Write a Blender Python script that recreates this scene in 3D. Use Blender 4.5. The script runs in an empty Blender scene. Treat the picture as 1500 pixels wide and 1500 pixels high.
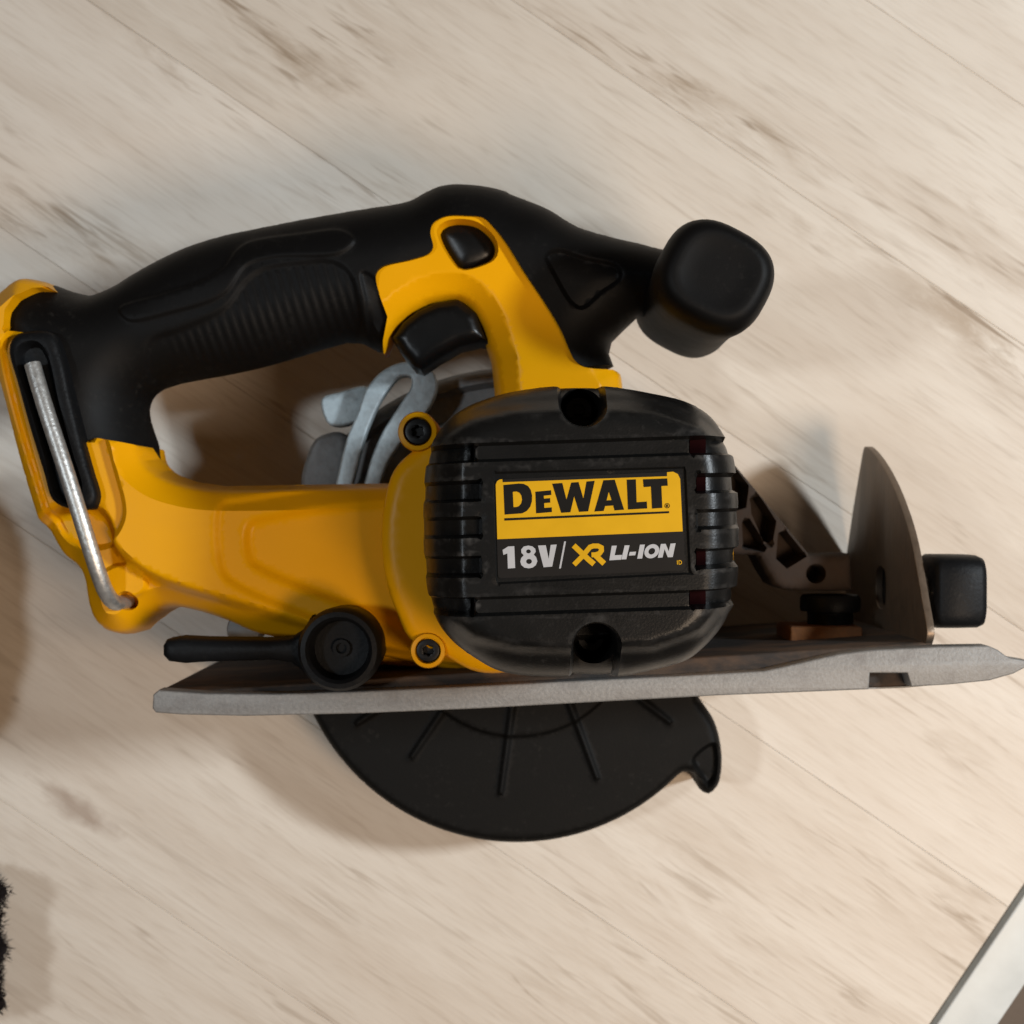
import bpy, bmesh, math, random
import numpy as np
from mathutils import Vector, Matrix
from mathutils.geometry import delaunay_2d_cdt
R = math.radians
random.seed(7)
sc = bpy.context.scene
col = sc.collection

# ------------------------------------------------------------------ camera, light, exposure
CAM_H = 0.60            # camera height above the floor, looking straight down
FPX = 2150.0            # focal length in pixels of a 1500 px wide picture
cam = bpy.data.cameras.new('camera')
cam.sensor_width = 36.0
cam.lens = FPX / 1500.0 * 36.0
cam.clip_start = 0.01
cam.clip_end = 50
cam.dof.use_dof = True
cam.dof.focus_distance = CAM_H - 0.186
cam.dof.aperture_fstop = 22.0
co = bpy.data.objects.new('camera', cam)
col.objects.link(co)
co.location = (0, 0, CAM_H)
sc.camera = co
try:
    sc.render.engine = 'CYCLES'
except Exception:
    pass

world = bpy.data.worlds.new('World')
sc.world = world
world.use_nodes = True
bg = world.node_tree.nodes['Background']
bg.inputs[0].default_value = (1.0, 0.64, 0.40, 1)
bg.inputs[1].default_value = 0.05

def area(name, loc, target, sx, sy, power, colour):
    l = bpy.data.lights.new(name, 'AREA')
    l.shape = 'RECTANGLE'
    l.size = sx
    l.size_y = sy
    l.energy = power
    l.color = colour
    o = bpy.data.objects.new(name, l)
    col.objects.link(o)
    o.location = loc
    o.rotation_euler = (Vector(target) - Vector(loc)).to_track_quat('-Z', 'Y').to_euler()
    return o
# daylight window on the right, a second pale one high on the left, a warm room lamp over the lower right
area('window_light', (0.92, 0.165, 0.93), (0.0, 0.0, 0.0), 0.12, 0.12, 12.5, (0.86, 0.94, 1.0))
area('skylight', (-0.74, 0.02, 1.50), (0, 0, 0.0), 0.11, 0.11, 5.6, (0.84, 0.93, 1.0))
area('room_lamp', (0.34, -0.24, 0.84), (0.33, -0.24, 0.0), 0.20, 0.20, 3.7, (1.0, 0.76, 0.55))

sc.view_settings.view_transform = 'Standard'
sc.view_settings.look = 'None'
sc.view_settings.exposure = 0.0
sc.view_settings.gamma = 1.0
sc.view_settings.use_curve_mapping = False

# ------------------------------------------------------------------ helpers
def P(px, py, z):
    """a point of the 1500 px picture at height z -> metres on that height"""
    s = (CAM_H - z) / FPX
    return ((px - 750.0) * s, (750.0 - py) * s)

def S(pts, z):
    return [P(a, b, z) for a, b in pts]

def smooth_loop(pts, step, closed=True):
    """Catmull-Rom through the points, resampled about every step metres"""
    pts = np.array(pts, float)
    n = len(pts)
    out = []
    rng = range(n if closed else n - 1)
    for i in rng:
        if closed:
            p0, p1, p2, p3 = pts[(i-1) % n], pts[i], pts[(i+1) % n], pts[(i+2) % n]
        else:
            p0, p1, p2, p3 = pts[max(i-1, 0)], pts[i], pts[i+1], pts[min(i+2, n-1)]
        L = np.linalg.norm(p2-p1)
        k = max(1, int(round(L/step)))
        a = max(np.linalg.norm(p1-p0), 1e-9)**.5
        b = max(L, 1e-9)**.5
        c = max(np.linalg.norm(p3-p2), 1e-9)**.5
        m1 = (p2-p1)/b - (p2-p0)/(a+b) + (p1-p0)/a if a > 1e-4 else (p2-p1)/b
        m2 = (p3-p2)/c - (p3-p1)/(b+c) + (p2-p1)/b if c > 1e-4 else (p2-p1)/b
        m1 = m1*b
        m2 = m2*b
        for t in np.arange(k)/k:
            out.append((2*t**3-3*t**2+1)*p1 + (t**3-2*t**2+t)*m1 + (-2*t**3+3*t**2)*p2 + (t**3-t**2)*m2)
    if not closed:
        out.append(pts[-1])
    return np.array(out)

def sdist(q, loops):
    """signed distance of points q to closed loops, positive inside (even-odd)"""
    q = np.asarray(q, float)
    best = np.full(len(q), 1e9)
    inside = np.zeros(len(q), bool)
    for lp in loops:
        a = np.asarray(lp, float)
        b = np.roll(a, -1, 0)
        for s in range(0, len(q), 4000):
            qq = q[s:s+4000]
            ab = (b-a)[None]
            aq = qq[:, None, :]-a[None]
            t = np.clip((aq*ab).sum(2)/np.maximum((ab*ab).sum(2), 1e-18), 0, 1)
            d = np.sqrt(((aq-t[..., None]*ab)**2).sum(2)).min(1)
            best[s:s+4000] = np.minimum(best[s:s+4000], d)
            cond = (a[None, :, 1] > qq[:, None, 1]) != (b[None, :, 1] > qq[:, None, 1])
            dy = np.where(np.abs(b[:, 1]-a[:, 1]) < 1e-15, 1e-15, b[:, 1]-a[:, 1])
            xi = a[None, :, 0]+(qq[:, None, 1]-a[None, :, 1])*((b[:, 0]-a[:, 0])/dy)[None]
            inside[s:s+4000] ^= ((cond & (qq[:, None, 0] < xi)).sum(1) % 2).astype(bool)
    return np.where(inside, best, -best)

def sstep(t):
    t = np.clip(t, 0, 1)
    return t*t*(3-2*t)

def add_obj(name, me, mat, parent=None):
    o = bpy.data.objects.new(name, me)
    col.objects.link(o)
    if mat is not None:
        me.materials.append(mat)
    o.parent = parent
    return o

def shade(me, ang=35):
    me.polygons.foreach_set('use_smooth', [True]*len(me.polygons))
    me.set_sharp_from_angle(angle=R(ang))
    me.update()

def bm_obj(name, bm, mat, parent=None, ang=35):
    bmesh.ops.recalc_face_normals(bm, faces=bm.faces)
    me = bpy.data.meshes.new(name)
    bm.to_mesh(me)
    bm.free()
    shade(me, ang)
    return add_obj(name, me, mat, parent)

def inward(lp):
    t = np.roll(lp, -1, 0)-np.roll(lp, 1, 0)
    t /= np.maximum(np.linalg.norm(t, axis=1), 1e-12)[:, None]
    n = np.stack([-t[:, 1], t[:, 0]], 1)
    area2 = (lp[:, 0]*np.roll(lp[:, 1], -1)-np.roll(lp[:, 0], -1)*lp[:, 1]).sum()
    return n if area2 > 0 else -n

def pillow(name, poly, mat, parent, ztop, zedge, zbot, r, round_loops=None, feats=(), step=0.0016,
           zfun=None, extra=None, both=False, smooth=True, ang=40, chamfer=False):
    """a moulded part: outline poly, top at ztop rounded down to zedge over the distance r from the outline
    (or from round_loops), feats = [(polygon, depth, ramp)], below: mirrored (both) or a wall to zbot"""
    lp = smooth_loop(poly, step) if smooth else np.array(poly, float)
    if not smooth:
        res = []
        for i in range(len(lp)):
            a, b = lp[i], lp[(i+1) % len(lp)]
            k = max(1, int(np.linalg.norm(b-a)/step))
            for t in range(k):
                res.append(a+(b-a)*t/k)
        lp = np.array(res)
    RL = [lp] if round_loops is None else round_loops
    cand = []
    fixed, fedges = [], []
    th = [0.08, 0.2, 0.35, 0.52, 0.72, 1.0]
    ds = [r*(1-math.cos(math.pi/2*t)) for t in th]
    if chamfer:
        ds = [r*t for t in (.012, .045, .10, .18, .45, .75)]
        for L in RL:
            n = inward(L)
            if L is not RL[0]:
                n = -n
            for d in (.3*r, r):
                ring = L+n*d
                ok = (sdist(ring, [lp]) > 0.0003) & (np.abs(sdist(ring, RL)-d) < d*.03)
                idx = {}
                for i in range(len(ring)):
                    if ok[i]:
                        idx[i] = len(fixed)
                        fixed.append(ring[i])
                for i in range(len(ring)):
                    j = (i+1) % len(ring)
                    if ok[i] and ok[j]:
                        fedges.append((idx[i], idx[j]))
    for L in RL:
        n = inward(L)
        if round_loops is not None and L is not RL[0]:
            n = -n
        for d in ds:
            cand.append(L+n*d)
    fl = []
    for (fp, dz, ramp, *o) in feats:
        f = smooth_loop(fp, step*.8) if not (o and o[0] == 'sharp') else densify(fp, step*.8)
        fl.append((f, dz, ramp))
        n = inward(f)
        ks = (-.5, .5) if ramp < .0015 else (-.5, -.17, .17, .5)
        if o and o[0] == 'sharp':
            n = corner_normals(f, n)
        for k in ks:
            ring = f+n*ramp*k
            ok = sdist(ring, [lp]) > 0.0003
            ok &= np.abs(sdist(ring, [f])-ramp*k) < ramp*.12
            base = len(fixed)
            idx = {}
            for i in range(len(ring)):
                if ok[i]:
                    idx[i] = len(fixed)
                    fixed.append(ring[i])
            for i in range(len(ring)):
                j = (i+1) % len(ring)
                if ok[i] and ok[j]:
                    fedges.append((idx[i], idx[j]))
    if extra is not None:
        cand.append(np.array(extra))
    lo, hi = lp.min(0), lp.max(0)
    gx = np.arange(lo[0], hi[0], step)
    gy = np.arange(lo[1], hi[1], step*.866)
    g = []
    for j, y in enumerate(gy):
        g.append(np.stack([gx+(step*.5 if j % 2 else 0), np.full(len(gx), y)], 1))
    cand.append(np.concatenate(g))
    cand = np.concatenate(cand)
    sd = sdist(cand, [lp])
    cand = cand[sd > 0.22*min(step, 0.0012)]
    # thin out points that lie too near each other
    keep = []
    cell = 0.00028
    seen = set((int(p[0]//cell), int(p[1]//cell)) for p in fixed)
    for p in cand:
        k = (int(p[0]//cell), int(p[1]//cell))
        hit = False
        for dx in (-1, 0, 1):
            for dy in (-1, 0, 1):
                if (k[0]+dx, k[1]+dy) in seen:
                    hit = True
        if not hit:
            seen.add(k)
            keep.append(p)
    nb = len(lp)
    allp = [Vector(p) for p in lp]+[Vector(p) for p in fixed]+[Vector(p) for p in keep]
    edges = [(i, (i+1) % nb) for i in range(nb)]+[(a+nb, b+nb) for a, b in fedges]
    vs, es, fs, ov, oe, of = delaunay_2d_cdt(allp, edges, [], 1, 1e-7)
    v2 = np.array([(v.x, v.y) for v in vs])
    d = np.clip(sdist(v2, RL), 0, r)
    t_ = d/r
    if chamfer:
        pr = .62*np.sqrt(np.clip(1-(1-np.minimum(t_/.30, 1))**2, 0, 1))+.38*t_
    else:
        pr = np.sqrt(np.clip(1-(1-t_)**2, 0, 1))
    z = zedge+(ztop-zedge)*pr
    for f, dz, ramp in fl:
        z = z+dz*sstep(sdist(v2, [f])/ramp+.5)
    if zfun is not None:
        z = zfun(v2[:, 0], v2[:, 1], z)
    z = np.maximum(z, zbot+1e-4) if not both else z
    cnt = {}
    tri = []
    for f in fs:
        tri.append(list(f))
        for a, b in zip(f, list(f[1:])+[f[0]]):
            cnt[(min(a, b), max(a, b))] = cnt.get((min(a, b), max(a, b)), 0)+1
    N = len(v2)
    V = [(v2[i, 0], v2[i, 1], z[i]) for i in range(N)]
    if both:
        zb = zedge-(np.sqrt(np.clip(1-(1-d/r)**2, 0, 1)))*(zedge-zbot)
    else:
        zb = np.full(N, zbot)
    V += [(v2[i, 0], v2[i, 1], min(zb[i], z[i])) for i in range(N)]
    F = [f for f in tri]+[[i+N for i in reversed(f)] for f in tri]
    for f in tri:
        for a, b in zip(f, f[1:]+[f[0]]):
            if cnt[(min(a, b), max(a, b))] == 1:
                F.append([b, a, a+N, b+N])
    me = bpy.data.meshes.new(name)
    me.from_pydata(V, [], F)
    bm = bmesh.new()
    bm.from_mesh(me)
    bmesh.ops.remove_doubles(bm, verts=bm.verts, dist=2e-5)
    bmesh.ops.recalc_face_normals(bm, faces=bm.faces)
    bm.to_mesh(me)
    bm.free()
    shade(me, ang)
    return add_obj(name, me, mat, parent)

def corner_normals(f, n):
    """at sharp corners use the mitred normal so that offset rings keep their distance"""
    t0 = f-np.roll(f, 1, 0)
    t1 = np.roll(f, -1, 0)-f
    t0 /= np.maximum(np.linalg.norm(t0, axis=1), 1e-12)[:, None]
    t1 /= np.maximum(np.linalg.norm(t1, axis=1), 1e-12)[:, None]
    c = np.sqrt(np.clip((1+(t0*t1).sum(1))/2, .2, 1))
    return n/c[:, None]

def densify(poly, step):
    out = []
    n = len(poly)
    for i in range(n):
        a, b = np.array(poly[i], float), np.array(poly[(i+1) % n], float)
        k = max(1, int(np.linalg.norm(b-a)/step))
        for t in range(k):
            out.append(a+(b-a)*t/k)
    return np.array(out)

def plate(name, loops, z0, z1, mat, parent=None, bevel=0.0, ang=30, matrix=None):
    """flat plate with holes: 2D loops filled (even-odd), from z0 to z1, optional edge bevel"""
    cu = bpy.data.curves.new(name, 'CURVE')
    cu.dimensions = '2D'
    cu.fill_mode = 'BOTH'
    for lp in loops:
        sp = cu.splines.new('POLY')
        sp.points.add(len(lp)-1)
        for q, p in zip(sp.points, lp):
            q.co = (p[0], p[1], 0, 1)
        sp.use_cyclic_u = True
    cu.extrude = max((z1-z0)/2-bevel, 0)
    cu.bevel_depth = bevel
    cu.bevel_resolution = 2
    cu.offset = -bevel
    t = bpy.data.objects.new('temporary', cu)
    col.objects.link(t)
    dg = bpy.context.evaluated_depsgraph_get()
    dg.update()
    me = bpy.data.meshes.new_from_object(t.evaluated_get(dg))
    bpy.data.objects.remove(t)
    bpy.data.curves.remove(cu)
    me.name = name
    me.materials.clear()
    me.transform(Matrix.Translation((0, 0, (z0+z1)/2)))
    if matrix is not None:
        me.transform(matrix)
    bm = bmesh.new()
    bm.from_mesh(me)
    bmesh.ops.remove_doubles(bm, verts=bm.verts, dist=1e-6)
    bmesh.ops.recalc_face_normals(bm, faces=bm.faces)
    bm.to_mesh(me)
    bm.free()
    shade(me, ang)
    return add_obj(name, me, mat, parent)

def tube(name, pts, rad, mat, parent=None, seg=14, flat=1.0, step=0.002):
    c = smooth_loop(pts, step, closed=False)
    n = len(c)
    rads = rad if hasattr(rad, '__len__') else [rad]*n
    bm = bmesh.new()
    rings = []
    up = np.array([0, 0, 1.0])
    for i in range(n):
        t = c[min(i+1, n-1)]-c[max(i-1, 0)]
        t /= np.linalg.norm(t)
        s = np.cross(t, up)
        if np.linalg.norm(s) < .05:
            s = np.array([1.0, 0, 0])
        s /= np.linalg.norm(s)
        u = np.cross(s, t)
        rr = rads[min(i, len(rads)-1)]
        rings.append([bm.verts.new(c[i]+s*rr*math.cos(a)+u*rr*flat*math.sin(a)) for a in np.arange(seg)*2*math.pi/seg])
    for i in range(n-1):
        for k in range(seg):
            bm.faces.new([rings[i][k], rings[i][(k+1) % seg], rings[i+1][(k+1) % seg], rings[i+1][k]])
    bm.faces.new(rings[0])
    bm.faces.new(list(reversed(rings[-1])))
    return bm_obj(name, bm, mat, parent)

def loft(name, rings, mat, parent=None, ang=40):
    bm = bmesh.new()
    rr = [[bm.verts.new(p) for p in ring] for ring in rings]
    n = len(rr[0])
    for i in range(len(rr)-1):
        for k in range(n):
            bm.faces.new([rr[i][k], rr[i][(k+1) % n], rr[i+1][(k+1) % n], rr[i+1][k]])
    bm.faces.new(list(reversed(rr[0])))
    bm.faces.new(rr[-1])
    return bm_obj(name, bm, mat, parent, ang)

def lathe(name, prof, mat, parent, centre, axis='z', seg=40, ang=35):
    """profile [(radius, height)] turned about an axis through centre"""
    rings = []
    for r_, h in prof:
        ring = []
        for a in np.arange(seg)*2*math.pi/seg:
            x, y = r_*math.cos(a), r_*math.sin(a)
            p = {'z': (x, y, h), 'y': (x, h, -y), 'x': (h, x, y)}[axis]
            ring.append((centre[0]+p[0], centre[1]+p[1], centre[2]+p[2]))
        rings.append(ring)
    return loft(name, rings, mat, parent, ang)

def rbox(name, lo, hi, bev, mat, parent=None, seg=3):
    bm = bmesh.new()
    bmesh.ops.create_cube(bm, size=1)
    for v in bm.verts:
        for k in range(3):
            v.co[k] = lo[k] if v.co[k] < 0 else hi[k]
    if bev > 0:
        bmesh.ops.bevel(bm, geom=bm.edges[:], offset=bev, segments=seg, affect='EDGES', profile=.5)
    return bm_obj(name, bm, mat, parent)

def circ(cx, cy, r_, n=40, ry=None):
    ry = ry or r_
    return [(cx+r_*math.cos(a), cy+ry*math.sin(a)) for a in np.arange(n)*2*math.pi/n]

# ------------------------------------------------------------------ materials
def mat_new(name):
    m = bpy.data.materials.new(name)
    m.use_nodes = True
    nt = m.node_tree
    b = nt.nodes['Principled BSDF']
    return m, nt, b

def node(nt, t, **kw):
    n = nt.nodes.new(t)
    for k, v in kw.items():
        setattr(n, k, v)
    return n

def noise(nt, vec, scale, detail=3, rough=.5, dist=0.0):
    n = node(nt, 'ShaderNodeTexNoise')
    n.inputs['Scale'].default_value = scale
    n.inputs['Detail'].default_value = detail
    n.inputs['Roughness'].default_value = rough
    n.inputs['Distortion'].default_value = dist
    if vec is not None:
        nt.links.new(vec, n.inputs['Vector'])
    return n.outputs['Fac']

def ramp(nt, fac, a, b, ca=(0, 0, 0, 1), cb=(1, 1, 1, 1)):
    n = node(nt, 'ShaderNodeValToRGB')
    n.color_ramp.elements[0].position = a
    n.color_ramp.elements[1].position = b
    n.color_ramp.elements[0].color = ca
    n.color_ramp.elements[1].color = cb
    nt.links.new(fac, n.inputs[0])
    return n.outputs[0]

def mix(nt, fac, a, b, blend='MIX'):
    n = node(nt, 'ShaderNodeMix', data_type='RGBA', blend_type=blend)
    for s, v in ((0, fac), (6, a), (7, b)):
        if isinstance(v, (int, float)):
            n.inputs[s].default_value = v
        elif isinstance(v, tuple):
            n.inputs[s].default_value = v
        else:
            nt.links.new(v, n.inputs[s])
    return n.outputs[2]

def math_n(nt, op, a, b=0.0):
    n = node(nt, 'ShaderNodeMath', operation=op)
    for s, v in ((0, a), (1, b)):
        if isinstance(v, (int, float)):
            n.inputs[s].default_value = v
        else:
            nt.links.new(v, n.inputs[s])
    return n.outputs[0]

def bump(nt, b, h, strength, dist=0.001):
    n = node(nt, 'ShaderNodeBump')
    n.inputs['Strength'].default_value = strength
    n.inputs['Distance'].default_value = dist
    nt.links.new(h, n.inputs['Height'])
    nt.links.new(n.outputs[0], b.inputs['Normal'])

def plastic(name, base, rough=.45, tex=900, texs=.25, dust=0.0, dustcol=(.25, .23, .2, 1), spec=.5, wear=0.0, dust_lo=.56, dust_hi=.75, var=.88):
    m, nt, b = mat_new(name)
    tc = node(nt, 'ShaderNodeTexCoord').outputs['Object']
    c = base+(1,)
    big = noise(nt, tc, 55, 4, .6)
    colr = mix(nt, ramp(nt, big, .35, .7), tuple(x*var for x in base)+(1,), c)
    if dust > 0:
        sp = ramp(nt, noise(nt, tc, 420, 4, .65), dust_lo, dust_hi)
        sm = ramp(nt, noise(nt, tc, 38, 3, .6), .42, .72)
        colr = mix(nt, math_n(nt, 'MULTIPLY', math_n(nt, 'MULTIPLY', sp, sm), dust), colr, dustcol)
    if wear > 0:
        geo = node(nt, 'ShaderNodeNewGeometry')
        e = ramp(nt, geo.outputs['Pointiness'], .52, .60)
        wn = ramp(nt, noise(nt, tc, 130, 4, .6), .4, .62)
        colr = mix(nt, math_n(nt, 'MULTIPLY', math_n(nt, 'MULTIPLY', e, wn), wear), colr, dustcol)
    nt.links.new(colr, b.inputs['Base Color'])
    rr = node(nt, 'ShaderNodeMapRange')
    nt.links.new(big, rr.inputs[0])
    rr.inputs[3].default_value = rough-.08
    rr.inputs[4].default_value = rough+.10
    nt.links.new(rr.outputs[0], b.inputs['Roughness'])
    b.inputs['Specular IOR Level'].default_value = spec
    bump(nt, b, noise(nt, tc, tex, 2, .5), texs, .0004)
    return m

M = {}
M['yellow'] = plastic('yellow_plastic', (0.78, 0.352, 0.001), .36, 1400, .04, spec=.11, var=.97)
M['black'] = plastic('black_plastic', (0.006, 0.0064, 0.0072), .46, 900, .22, dust=.08, spec=.12)
M['rubber'] = plastic('black_rubber', (0.0040, 0.0038, 0.0038), .50, 3500, .14, dust=.05, spec=.11)
M['cap'] = plastic('scuffed_black_plastic', (0.0068, 0.0068, 0.0066), .31, 1500, .12, dust=.12, wear=.35, spec=.17, dustcol=(.20, .19, .18, 1))  # pale edge wear; its colour also paints in the rim highlights
M['gloss'] = plastic('glossy_black_plastic', (0.004, 0.004, 0.004), .32, 300, .04, spec=.25)
M['screw'] = plastic('black_screw_steel', (0.005, 0.005, 0.0055), .40, 400, .1, spec=.25)
M['guard'] = plastic('black_guard_plastic', (0.0045, 0.0042, 0.0038), .58, 1100, .12, dust=.14, spec=.13, dustcol=(.10, .09, .08, 1))
M['label_yellow'] = plastic('label_yellow', (0.62, 0.335, 0.003), .42, 300, .02, spec=.2)
M['label_dark'] = plastic('label_charcoal', (0.012, 0.0105, 0.0095), .45, 300, .02, spec=.12)
M['label_grey'] = plastic('label_silver_print', (0.42, 0.42, 0.43), .45, 300, .02)
M['label_ink'] = plastic('label_black_ink', (0.009, 0.008, 0.007), .45, 300, .02, spec=.10)
M['red'] = plastic('dark_red_core', (0.009, 0.0004, 0.0007), .6, 300, .1, spec=.03)

def metal(name, base, rough, metallic=.85, dirt=.6, dirtcol=(.12, .09, .07, 1), scale=60, stretch=(1, 1, 1), bs=.3, lo=.45, hi=.65):
    m, nt, b = mat_new(name)
    tc = node(nt, 'ShaderNodeTexCoord').outputs['Object']
    mp = node(nt, 'ShaderNodeMapping')
    mp.inputs['Scale'].default_value = stretch
    nt.links.new(tc, mp.inputs[0])
    v = mp.outputs[0]
    n1 = noise(nt, v, scale, 5, .62, .3)
    n2 = noise(nt, v, scale*7, 4, .6)
    d = math_n(nt, 'MULTIPLY', ramp(nt, n1, lo, hi), dirt)
    fine = ramp(nt, n2, .3, .75, tuple(x*.72 for x in base)+(1,), base+(1,))
    nt.links.new(mix(nt, d, fine, dirtcol), b.inputs['Base Color'])
    nt.links.new(math_n(nt, 'SUBTRACT', metallic, math_n(nt, 'MULTIPLY', d, metallic*.8)), b.inputs['Metallic'])
    nt.links.new(math_n(nt, 'ADD', rough, math_n(nt, 'MULTIPLY', n2, .2)), b.inputs['Roughness'])
    bump(nt, b, n2, bs, .0006)
    return m
M['alu'] = metal('dull_aluminium', (0.27, 0.262, 0.25), .45, .25, .55, (.13, .115, .105, 1), 120, lo=.48, hi=.75)
M['orange_rust'] = metal('orange_rust', (0.22, 0.085, 0.025), .8, 0.0, .5, (.08, .04, .02, 1), 80)
M['shoe_face'] = metal('rust_stained_shoe', (0.115, 0.068, 0.040), .7, 0.15, .95, (.020, .016, .014, 1), 60, (0.5, 1, 1), lo=.40, hi=.56)
M['steel'] = metal('brushed_steel', (0.62, 0.62, 0.60), .32, .8, .35, (.20, .18, .16, 1), 90, lo=.5, hi=.75)
M['silver'] = metal('pale_cast_silver', (0.50, 0.58, 0.61), .40, .3, .5, (.16, .15, .14, 1), 60)
M['grey'] = metal('grey_cast_metal', (0.23, 0.235, 0.235), .5, .3, .5, (.08, .06, .05, 1), 60)
M['fin'] = metal('dusty_brown_steel', (0.24, 0.18, 0.13), .34, .65, .4, (.08, .055, .038, 1), 60, (1, .25, 1))
M['brown'] = metal('dust_covered_casting', (0.036, 0.020, 0.011), .8, 0.0, .7, (.022, .014, .010, 1), 45)

# pale laminate
def floor_mat():
    m, nt, b = mat_new('pale_laminate')
    tc = node(nt, 'ShaderNodeTexCoord').outputs['Object']
    oi = node(nt, 'ShaderNodeObjectInfo')
    off = node(nt, 'ShaderNodeCombineXYZ')
    nt.links.new(math_n(nt, 'MULTIPLY', oi.outputs['Random'], 13.0), off.inputs[0])
    nt.links.new(math_n(nt, 'MULTIPLY', oi.outputs['Random'], 7.0), off.inputs[1])
    ad = node(nt, 'ShaderNodeVectorMath', operation='ADD')
    nt.links.new(tc, ad.inputs[0])
    nt.links.new(off.outputs[0], ad.inputs[1])
    def st(sx, sy):
        mp = node(nt, 'ShaderNodeMapping')
        mp.inputs['Scale'].default_value = (sx, sy, 1)
        nt.links.new(ad.outputs[0], mp.inputs[0])
        return mp.outputs[0]
    cream = (0.68, 0.597, 0.508, 1)
    tan = (0.43, 0.335, 0.245, 1)
    pale = (0.76, 0.690, 0.605, 1)
    brown = (0.270, 0.188, 0.118, 1)
    n_big = noise(nt, st(4, 34), 1.0, 5, .6, .3)
    n_mid = noise(nt, st(17, 150), 1.0, 5, .65, .35)
    n_fine = noise(nt, st(48, 620), 1.0, 3, .6, .2)
    at_ = node(nt, 'ShaderNodeAttribute', attribute_type='OBJECT', attribute_name='wear')
    zone = math_n(nt, 'MULTIPLY', ramp(nt, noise(nt, st(4.2, 15), 1.0, 3, .55, .5), .48, .61), at_.outputs['Fac'])
    blot = noise(nt, st(11, 56), 1.0, 8, .70, .6)
    c = mix(nt, ramp(nt, n_big, .38, .66), pale, cream)
    # faint grain everywhere
    c = mix(nt, math_n(nt, 'MULTIPLY', ramp(nt, n_fine, .50, .70), .22), c, tan)
    c = mix(nt, math_n(nt, 'MULTIPLY', ramp(nt, n_mid, .52, .70), .12), c, tan)
    # worn brown patches
    c = mix(nt, math_n(nt, 'MULTIPLY', ramp(nt, blot, .47, .63), math_n(nt, 'ADD', math_n(nt, 'MULTIPLY', zone, .72), .05)), c, tan)
    n_d = noise(nt, st(24, 210), 1.0, 3, .55, .6)
    c = mix(nt, math_n(nt, 'MULTIPLY', ramp(nt, n_d, .58, .68), math_n(nt, 'ADD', math_n(nt, 'MULTIPLY', zone, .62), .06)), c, brown)
    # long thin grain lines
    for sx, sy, off_, msk in ((2.2, 42, .0, .9), (3.5, 75, .04, .8)):
        g_ = noise(nt, st(sx, sy), 1.0, 4, .55, .25)
        ln_ = math_n(nt, 'ABSOLUTE', math_n(nt, 'SUBTRACT', g_, .5+off_))
        li_ = ramp(nt, ln_, .002, .011, (1, 1, 1, 1), (0, 0, 0, 1))
        br_ = ramp(nt, noise(nt, st(12, 60), 1.3, 3, .6), .48, .62)
        c = mix(nt, math_n(nt, 'MULTIPLY', math_n(nt, 'MULTIPLY', li_, br_), math_n(nt, 'ADD', math_n(nt, 'MULTIPLY', zone, msk*.55), .22)), c, brown)
    # a few dark specks
    sp_ = node(nt, 'ShaderNodeTexVoronoi')
    sp_.inputs['Scale'].default_value = 1.0
    nt.links.new(st(16, 26), sp_.inputs['Vector'])
    c = mix(nt, math_n(nt, 'MULTIPLY', ramp(nt, sp_.outputs['Distance'], .035, .06, (1, 1, 1, 1), (0, 0, 0, 1)), .55), c, brown)
    # one knot with its brown halo
    geo = node(nt, 'ShaderNodeNewGeometry')
    sub = node(nt, 'ShaderNodeVectorMath', operation='SUBTRACT')
    nt.links.new(geo.outputs['Position'], sub.inputs[0])
    kx, ky = P(112, 1183, 0)
    sub.inputs[1].default_value = (kx, ky, 0)
    rot = node(nt, 'ShaderNodeVectorRotate', rotation_type='Z_AXIS')
    rot.inputs['Angle'].default_value = R(34)
    nt.links.new(sub.outputs[0], rot.inputs[0])
    wob = node(nt, 'ShaderNodeVectorMath', operation='MULTIPLY')
    nt.links.new(rot.outputs[0], wob.inputs[0])
    wob.inputs[1].default_value = (32, 115, 1)
    nv = node(nt, 'ShaderNodeTexNoise')
    nv.inputs['Scale'].default_value = 90
    nv.inputs['Detail'].default_value = 3
    nt.links.new(geo.outputs['Position'], nv.inputs['Vector'])
    wa = node(nt, 'ShaderNodeVectorMath', operation='MULTIPLY_ADD')
    nt.links.new(nv.outputs['Color'], wa.inputs[0])
    wa.inputs[1].default_value = (1.1, 1.1, 0)
    nt.links.new(wob.outputs[0], wa.inputs[2])
    wa2 = node(nt, 'ShaderNodeVectorMath', operation='SUBTRACT')
    nt.links.new(wa.outputs[0], wa2.inputs[0])
    wa2.inputs[1].default_value = (.55, .55, 0)
    ln = node(nt, 'ShaderNodeVectorMath', operation='LENGTH')
    nt.links.new(wa2.outputs[0], ln.inputs[0])
    k = ramp(nt, ln.outputs['Value'], .12, .70, (1, 1, 1, 1), (0, 0, 0, 1))
    c = mix(nt, math_n(nt, 'MULTIPLY', k, .60), c, (0.30, 0.20, 0.14, 1))
    tone = ramp(nt, oi.outputs['Random'], 0, 1, (.90, .885, .86, 1), (1, 1, 1, 1))
    c = mix(nt, 1.0, c, tone, 'MULTIPLY')
    nt.links.new(c, b.inputs['Base Color'])
    b.inputs['Roughness'].default_value = .48
    b.inputs['Specular IOR Level'].default_value = .35
    bump(nt, b, math_n(nt, 'ADD', n_fine, math_n(nt, 'MULTIPLY', n_mid, .6)), .18, .0005)
    return m
M['floor'] = floor_mat()
M['joint'] = plastic('dark_joint', (0.20, 0.15, 0.10), .7, 200, .1)
M['strip'] = plastic('white_strip', (0.66, 0.68, 0.66), .4, 300, .05)
M['darkfloor'] = plastic('dark_brown_floor', (0.10, 0.072, 0.052), .55, 300, .2)
M['fleece'] = plastic('black_fleece', (0.010, 0.007, 0.008), .9, 600, .5, spec=.15)

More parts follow.
